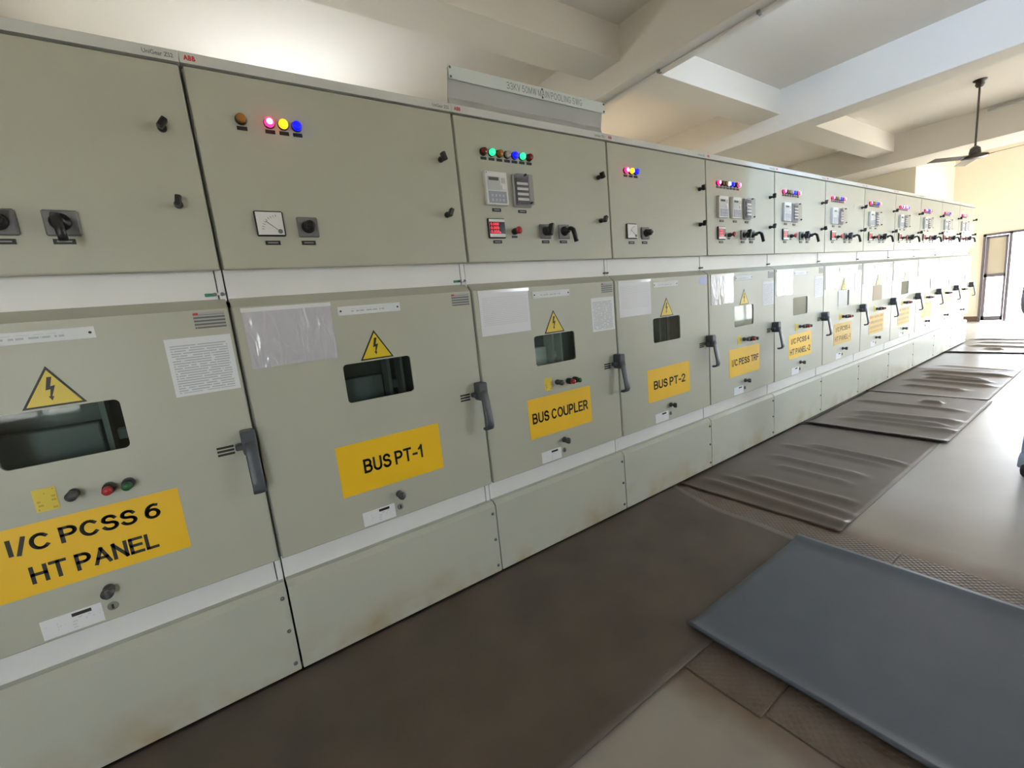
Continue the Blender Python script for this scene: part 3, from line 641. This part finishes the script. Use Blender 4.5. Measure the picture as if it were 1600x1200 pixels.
b = sheet(.357, .600, 1.035, 1.218, 0, .0018, mat('taped_white_paper', (.70, .69, .66), .6), .002); reg('taped_paper', b)
b = sheet(.352, .646, 1.045, 1.218, 0, .0018, mat('brown_card', (.40, .31, .21), .6), .002); reg('window_card', b)

b = sheet(.345, .652, 1.045, 1.222, .0125, .001, mat('perforated_screen', (.27, .25, .225), .5, noise_amt=.3, noise_scale=160)); reg('perforated_screen', b)
def yellow_sign_mesh(lines, faint=False):
    b = sheet(.268, .738, .658, .880, 0, .0012, faint_sign if lines is None else (yellow_w if faint else yellow), n=2)
    if lines:
        y = -.0016; im = ink_f if faint else ink
        for tx, x0, x1, z0, z1 in lines: b.text(tx, x0, x1, z0, z1, y, im)
    return b
SIGNS = {
    -1: [('I/C PCSS 6', .315, .680, .790, .850), ('HT PANEL', .345, .655, .690, .750)],
    0: [('BUS PT-1', .370, .645, .738, .802)],
    1: [('BUS COUPLER', .292, .711, .738, .800)],
    2: [('BUS PT-2', .330, .684, .738, .798)],
    3: [('I/C PESS TRF', .305, .722, .738, .800)],
    4: [('I/C PCSS 4', .315, .695, .788, .846), ('HT PANEL-2', .295, .715, .690, .748)],
    5: [('I/C PCSS 4', .315, .695, .788, .846), ('HT PANEL-1', .295, .715, .690, .748)],
}
LABELS = {
    -1: 'grey switchgear cubicle with yellow PCSS 6 sign, cut off at the left edge',
    0: 'grey switchgear cubicle with yellow BUS PT-1 sign and clear document pocket',
    1: 'grey switchgear cubicle with yellow BUS COUPLER sign, under the white name board',
    2: 'grey switchgear cubicle with yellow BUS PT-2 sign and three lit lamps',
    3: 'grey switchgear cubicle with yellow I/C PESS TRF sign and two relays',
    4: 'grey switchgear cubicle with yellow sign reading HT PANEL-2',
    5: 'grey switchgear cubicle with faded HT PANEL-1 sign and white paper over its window',
    6: 'grey switchgear cubicle with brown card behind its window, next after the HT PANEL-1 cubicle',
    7: 'grey switchgear cubicle with faded yellow sign, fourth from the far end of the row',
    8: 'grey switchgear cubicle with faded yellow sign, third from the far end of the row',
    9: 'glare-lit grey switchgear cubicle, second from the far end of the row',
    10: 'glare-lit grey switchgear cubicle, last at the far end of the row',
}
def put(key, parent, name=None, loc=None, label=None):
    o = link(name or key, ME[key], parent, loc)
    if label: o['label'] = label
    return o
LAMP_LBL = {'red_on': 'lit red lamp', 'yellow_on': 'lit yellow lamp', 'blue_on': 'lit blue lamp', 'green_on': 'lit green lamp', 'white_on': 'white lamp', 'red_off': 'unlit red lamp', 'green_off': 'unlit dark lamp', 'amber_off': 'unlit amber lamp', 'white_off': 'unlit white lamp', 'dark_off': 'unlit dark lamp'}
for k in range(-1, 11):
    cub = empty('switchgear_cubicle', (k, 0, FLOOR)); tag(cub, LABELS[k], 'switchgear', 'grey switchgear cubicles in one row')
    up = Vector((0, 0, -FLOOR))
    def part(key, name=None): return put(key, cub, name, up)
    part('body'); ud = part('upper_door'); ld = part('lower_door')
    part('upper_recess_panel', 'recess_panel'); part('lower_recess_panel', 'recess_panel'); part('seam_strip_top', 'seam_strip'); part('seam_strip_low', 'seam_strip'); part('pale_breaker_truck' if k in (1, 3) else 'breaker_truck', 'breaker_truck')
    pc = part('plinth_cover'); tr = part('top_trim')
    for z in (.331, .185, .036): put('bolt', pc, 'bolt', (.978, 0, z))
    put('maker_logo', tr, None, None, 'red maker logo'); put('model_lettering', tr)
    sc = part('seam_clip')
    if k in (-1, 0): put('seam_label', sc)
    if k == -1: put('lifting_eye', tr)
    for z in (2.063, 1.826):
        l = put('latch', ud, 'latch', (.915, 0, z)); l.rotation_euler = (0, math.radians(random.choice((10, 35, -20, 25))), 0)
    pt = k in (0, 2)
    if pt:
        ls = [(.235, 'red_on'), (.281, 'yellow_on'), (.327, 'blue_on')] if k == 0 else [(.153, 'red_on'), (.200, 'yellow_on'), (.246, 'blue_on')]
        if k == 0: ls.insert(0, (.146, 'amber_off'))
        put('voltmeter', ud); put('voltmeter_selector', ud)
        put('name_tag', ud, 'name_tag', (.178, 0, 1.703)); put('name_tag', ud, 'name_tag', (.302, 0, 1.703))
    else:
        seq = {1: ['red_off', 'green_on', 'amber_off', 'white_off', 'blue_on', 'green_on', 'red_off'],
               3: ['red_on', 'green_off', 'amber_off', 'white_on', 'blue_on', 'green_off', 'red_on'],
               7: ['red_on', 'green_off', 'white_on', 'blue_on', 'red_on', 'red_on', 'blue_on'],
               8: ['red_on', 'red_on', 'amber_off', 'blue_on', 'blue_on', 'red_on', 'dark_off'],
               10: ['red_on', 'green_off', 'red_on', 'white_off', 'dark_off', 'red_on', 'dark_off']}.get(k, ['red_on', 'green_off', 'amber_off', 'white_off', 'blue_on', 'dark_off', 'red_on'])
        ls = [(.146+.0457*i, s) for i, s in enumerate(seq)]
        put('protection_relay', ud); tb_dx = 0; tg = [(.193, 1.8585)]
        if k == 3: put('protection_relay', ud, 'protection_relay', (.182, 0, 0)); tb_dx = .196; tg.append((.375, 1.8585))
        put('test_block', ud, 'test_block', (tb_dx, 0, 0)); tg.append((.350+tb_dx, 1.857))
        put('digital_meter', ud); put('trip_push_button', ud); put('local_remote_selector', ud); put('breaker_control_switch', ud)
        for x, z in tg+[(.180, 1.707), (.488, 1.707), (.615, 1.707)]: put('name_tag', ud, 'name_tag', (x, 0, z))
    for x, s in ls: put('lamp_'+s, ud, 'indicator_lamp', (x, 0, 2.121), LAMP_LBL[s])
    # lower door
    wp = put('window_pane', ld); wp['label'] = 'dark inspection window'
    if k >= 0: put('document_sheet' if k in (1, 2) else 'document_pocket', ld)
    put('nameplate', ld)
    put('blue_label' if k == 2 else 'rating_label', ld)
    if not pt: put('notice_sheet', ld)
    if k != 4: put('warning_triangle', ld)
    if k == 3: put('perforated_screen', ld)
    if k == 5: put('taped_paper', ld)
    if k == 6: put('window_card', ld)
    if not pt:
        put('key_label', ld); put('key_switch', ld); put('red_push_button', ld); put('green_push_button', ld)
    nm = 'sign%d' % k; reg(nm, yellow_sign_mesh(SIGNS.get(k), k == 5)); put(nm, ld, 'yellow_sign')
    put('racking_knob', ld); put('keyhole_cover', ld); put('white_label', ld)
    put('door_handle', ld); put('handle_position_label', ld)

# name board standing on the bus coupler cubicle
nb = empty('name_board', (1.5, .02, 2.308)); tag(nb, 'white sheet-metal name board on top of the bus coupler cubicle', 'sign board')
bw = mat('board_white', (.66, .72, .72), .4, noise_amt=.06); bg2 = mat('board_grey', (.46, .48, .49), .42, noise_amt=.12, noise_scale=6)
b = MB(); b.bbox(-.487, .517, -.012, -.008, .112, .170, bw, .0015, 1); bd = b.build('lettering_strip', nb)
b = MB(); b.text('33KV 50MW MAIN POOLING SWG', -.17, .335, .124, .157, -.0128, grey_ink, w=.05); b.build('lettering', bd)
b = MB(); b.add([(-.505, -.004, 0), (.478, -.004, 0), (.508, -.002, .165), (-.485, -.002, .165), (-.505, .0, 0), (.478, .0, 0), (.508, .002, .165), (-.485, .002, .165)],
                [(0, 1, 2, 3), (7, 6, 5, 4), (0, 4, 5, 1), (3, 2, 6, 7), (0, 3, 7, 4), (1, 5, 6, 2)], bg2); b.build('backing_sheet', nb)
b = MB(); b.add([(-.5, -.02, -.001), (.475, -.02, -.001), (.48, -.004, .035), (-.5, -.004, .035)], [(0, 1, 2, 3), (3, 2, 1, 0)], galv); b.build('foot_flange', nb)
for x, z in ((-.478, .160), (-.478, .122), (.507, .160), (.507, .122), (.055, .160), (.055, .122)):
    o = link('screw', ME['bolt'], nb, (x, -.011, z)); o.scale = (.7, .7, .7)

# ------------------------------------------------------------------ ceiling things
def tube_fitting(loc, rotz, L, lit, label, tilt=0):
    e = empty('tube_light', loc); e.rotation_euler = (tilt, 0, rotz)
    MB().bbox(-L/2, L/2, -.03, .0, -.025, .025, white_pl, .005, 1).build('batten', e)
    for s in (-1, 1): MB().bbox(s*L/2-.02, s*L/2+.02, -.062, -.028, -.02, .02, white_pl, .004, 1).build('lamp_holder', e)
    MB().lathe((-L/2+.02, -.048, 0), (1, 0, 0), [(.014, 0), (.014, L-.04)], lit or white_pl, 12).build('tube', e)
    return tag(e, label, 'tube light')
tube_fitting((1.0, YW-.002, 2.85), 0, 1.2, tube_r, 'lit fluorescent tube on the rear wall behind the BUS PT-1 and coupler cubicles')
tube_fitting((5.3, YW-.002, 2.70), 0, 1.2, fill_w, 'added unseen fill tube on the rear wall between the first two cross beams')  # added hidden lamp, warms and brightens the slab behind the cubicles
tube_fitting((-1.6, YW-.002, 2.70), 0, 1.2, fill_c, 'added unseen fill tube on the rear wall, leftmost of the three')  # another added hidden lamp, lifts the rear ceiling at the left
tube_fitting((3.792, -.9, 3.62), math.radians(90), 1.2, tube_m, 'lit fluorescent tube on the far side of the nearest cross beam')
tube_fitting((11.148, -.62, 3.79), math.radians(-90), 1.2, None, 'unlit tube light under the ceiling beyond the fan')
# conduit along the beam soffit
cd = empty('conduit', (3.69, 1.56, ZB)); tag(cd, 'thin painted conduit running along the underside of the nearest beam', 'conduit')
MB().tube([(0, 0, -.012), (-.01, -1.5, -.012), (-.03, -3.5, -.012), (-.04, -6, -.012)], .011, ceil_m, 10).build('pipe', cd)
for y in (-.02, -.72, -1.6, -2.6): MB().bbox(-.03-.006*abs(y), .02-.006*abs(y), y-.012, y+.012, -.026, .0, grey_pl, .003, 1).build('saddle_clip', cd)
# ceiling fan
fx, fy = 9.35, -.235
fan = empty('ceiling_fan', (fx, fy, ZS)); tag(fan, 'dark brown ceiling fan on a long rod', 'ceiling fan')
MB().lathe((0, 0, 0), (0, 0, -1), [(.075, 0), (.07, .015), (.045, .03), (.05, .06), (.035, .09), (.012, .10)], fan_m, 20).build('canopy', fan)
MB().cyl((0, 0, -.08), (0, 0, -1), .012, .86, fan_m, 12).build('rod', fan)
MB().lathe((0, 0, -.86), (0, 0, -1), [(.02, 0), (.055, .03), (.065, .09), (.06, .11), (.14, .125), (.15, .145), (.13, .165), (.05, .175), (.0001, .178)], fan_m, 24).build('motor', fan)
for a in (145, 25, 265):
    q = MB().bbox(.12, .62, -.065, .065, -.002, .002, fan_m, .0015, 1); q.box(.08, .20, -.02, .02, -.006, -.002, fan_m)
    R3 = Matrix.Rotation(math.radians(a), 3, 'Z') @ Matrix.Rotation(math.radians(10), 3, 'X')
    b = MB(); b.add([R3 @ Vector(v)+Vector((0, 0, -1.005)) for v in q.v], q.f, fan_m); b.build('blade', fan)

# ------------------------------------------------------------------ person at the right edge
def person():
    px, py = 4.20, -1.64; z0 = FLOOR
    J = {'pelvis': (0, 0, .96, .135), 'belly': (0, 0, 1.10, .135), 'chest': (.01, 0, 1.28, .145), 'upper': (0, 0, 1.40, .12), 'neck': (.01, 0, 1.50, .055), 'headb': (.03, 0, 1.57, .06),
         'sL': (-.01, .165, 1.40, .065), 'eL': (-.05, .198, 1.09, .046), 'wL': (.13, .130, .93, .030), 'hL': (.17, .118, .89, .034),
         'sR': (-.01, -.165, 1.40, .065), 'eR': (-.06, -.225, 1.10, .046), 'wR': (.02, -.235, .88, .030), 'hR': (.04, -.235, .83, .034),
         'pL': (0, .085, .90, .105), 'kL': (.05, .105, .51, .066), 'aL': (-.06, .125, .10, .054), 'pR': (0, -.085, .90, .105), 'kR': (.12, -.10, .50, .066), 'aR': (.14, -.11, .10, .054)}
    E = [('pelvis', 'belly'), ('belly', 'chest'), ('chest', 'upper'), ('upper', 'neck'), ('neck', 'headb'), ('upper', 'sL'), ('sL', 'eL'), ('eL', 'wL'), ('wL', 'hL'), ('upper', 'sR'), ('sR', 'eR'), ('eR', 'wR'), ('wR', 'hR'),
         ('pelvis', 'pL'), ('pL', 'kL'), ('kL', 'aL'), ('pelvis', 'pR'), ('pR', 'kR'), ('kR', 'aR')]
    for s, sg in (('L', 1), ('R', -1)):
        h = J['h'+s]
        for i in range(4):
            off = (i-1.5)*.018; a = 'f%s%d' % (s, i); ln = (.030, .036, .034, .026)[i]
            J[a+'a'] = (h[0]+.02+off*.9, h[1], h[2]-.035, .0095); J[a+'b'] = (h[0]+.022+off, h[1]-sg*.008, h[2]-.035-ln, .0085); J[a+'c'] = (h[0]+.026+off, h[1]-sg*.022, h[2]-.035-1.8*ln, .0075)
            E += [('h'+s, a+'a'), (a+'a', a+'b'), (a+'b', a+'c')]
        a = 't%s' % s; J[a+'a'] = (h[0]+.045, h[1]-sg*.012, h[2]-.005, .011); J[a+'b'] = (h[0]+.058, h[1]-sg*.022, h[2]-.045, .009); E += [('h'+s, a+'a'), (a+'a', a+'b')]
    names = list(J); me = bpy.data.meshes.new('skeleton'); me.from_pydata([J[n][:3] for n in names], [(names.index(a), names.index(b)) for a, b in E], [])
    o = bpy.data.objects.new('skeleton', me); COL.objects.link(o)
    o.modifiers.new('skin', 'SKIN'); sd = o.modifiers.new('sub', 'SUBSURF'); sd.levels = 2; sd.render_levels = 2
    for i, n in enumerate(names):
        r = J[n][3]; sv = me.skin_vertices[0].data[i]; sv.radius = (r, r*(1.35 if n in ('pelvis', 'belly', 'chest', 'upper') else 1)); sv.use_root = (n == 'pelvis')
    dg = bpy.context.evaluated_depsgraph_get(); body = bpy.data.meshes.new_from_object(o.evaluated_get(dg)); bpy.data.objects.remove(o)
    # head: sculpted ellipsoid with nose, ears, brow
    bm = bmesh.new(); bm.from_mesh(body)
    hb = bmesh.ops.create_uvsphere(bm, u_segments=24, v_segments=18, radius=1)['verts']
    for v in hb:
        x, y, z = v.co; jaw = 1-.28*max(0, -z)**1.5
        X = .098*x*(1 if x < 0 else jaw); Y = .076*y*jaw; Z = .118*z
        if x > .6: X += .022*math.exp(-((y/.16)**2))*math.exp(-(((z+.10)/.22)**2)) - .007*math.exp(-((abs(y)-.36)/.13)**2)*math.exp(-((z-.10)/.12)**2) + .005*math.exp(-(y/.3)**2)*math.exp(-((z+.48)/.08)**2)
        if abs(y) > .85: Y += math.copysign(.016*math.exp(-((x+.05)/.2)**2)*math.exp(-((z+.02)/.28)**2), y)
        v.co = (.04+X, Y, 1.655+Z)
    bm.to_mesh(body); bm.free()
    skin = mat('skin', (.36, .20, .14), .5); shirt = mat('lavender_shirt', (.55, .49, .62), .8, noise_amt=.1, noise_scale=20); jean = mat('faded_jeans', (.42, .50, .63), .85, noise_amt=.15, noise_scale=25)
    body.materials.clear()
    for m in (skin, shirt, jean): body.materials.append(m)
    for p in body.polygons:
        c = p.center; p.use_smooth = True
        if c.z > 1.475: p.material_index = 0
        elif c.z > 1.045: p.material_index = 1
        elif c.x > .10 and c.z > .80 and abs(c.y) < .2 and c.y > .06: p.material_index = 0
        elif abs(c.y) > .19 and c.z > .70: p.material_index = 0
        else: p.material_index = 2
    root = empty('person', (px, py, z0)); tag(root, 'person in lavender shirt, faded jeans and dark shoes, cut off at the right edge', 'person')
    link('body', body, root)
    # hem of the shirt hanging over the hips
    b = MB(); pr = []; n = 28
    for (zz, rx, ry) in ((1.06, .145, .178), (.99, .152, .190), (.92, .158, .200), (.905, .154, .196)):
        pr.append([(rx*math.cos(2*math.pi*k/n), ry*math.sin(2*math.pi*k/n)+.0, zz+.006*math.sin(6*math.pi*k/n)) for k in range(n)])
    vs = [p for r in pr for p in r]; fs = [(i*n+k, i*n+(k+1) % n, (i+1)*n+(k+1) % n, (i+1)*n+k) for i in range(3) for k in range(n)]
    b.add(vs, fs, shirt, True); b.build('shirt_hem', root)
    for s, sg in (('L', 1), ('R', -1)):
        a = J['a'+s]; b = MB(); vs = []; fs = []; n = 14
        for (dx, w, zl, zh) in ((-.075, .028, .012, .07), (-.05, .04, 0, .10), (.0, .042, 0, .105), (.06, .044, 0, .075), (.12, .050, 0, .055), (.17, .042, .002, .045), (.195, .02, .012, .032)):
            for k in range(n):
                t = 2*math.pi*k/n; vs.append((a[0]+dx, a[1]+w*math.cos(t), (zl+zh)/2+(zh-zl)/2*math.copysign(abs(math.sin(t))**.7, math.sin(t))))
        for i in range(6):
            for k in range(n): fs.append((i*n+k, i*n+(k+1) % n, (i+1)*n+(k+1) % n, (i+1)*n+k))
        fs += [tuple(range(n-1, -1, -1)), tuple(6*n+k for k in range(n))]
        b.add(vs, fs, mat('dark_shoe', (.03, .027, .025), .6), True); b.build('shoe', root)
        b = MB(); b.lathe((a[0], a[1], .06), (0, 0, 1), [(.0575, 0), (.059, .006), (.057, .05), (.050, .09)], jean, 18); b.build('trouser_leg', root)
    # hair cap
    vs = []; fs = []; nu, nv = 40, 12
    for i in range(nu):
        a = 2*math.pi*i/nu; fr = max(0, math.cos(a))         # hairline: high over the brow, low at the nape
        low = math.radians(-38 + 74*fr**.8 + 8*math.sin(a)**2)
        for k in range(nv+1):
            e = low+(math.pi/2-low)*k/nv; t = 1+.02*noise.noise((math.cos(a)*5, math.sin(a)*5, e*5)); t *= .975 if k == 0 else 1
            vs.append((.037+.107*t*math.cos(e)*math.cos(a), .084*t*math.cos(e)*math.sin(a), 1.660+.124*t*math.sin(e)))
    for i in range(nu):
        for k in range(nv): fs.append((i*(nv+1)+k, ((i+1) % nu)*(nv+1)+k, ((i+1) % nu)*(nv+1)+k+1, i*(nv+1)+k+1))
    b = MB(); b.add(vs, fs, mat('black_hair', (.012, .010, .009), .55), True); b.build('hair', root)
    for sg in (1, -1):
        b = MB(); b.lathe((.122, sg*.030, 1.668), (1, 0, 0), [(.011, 0), (.008, .005), (.0001, .007)], mat('eye_white', (.7, .68, .65), .3), 10); b.lathe((.128, sg*.030, 1.668), (1, 0, 0), [(.005, 0), (.0001, .0025)], black, 8); b.build('eye', root)
person()
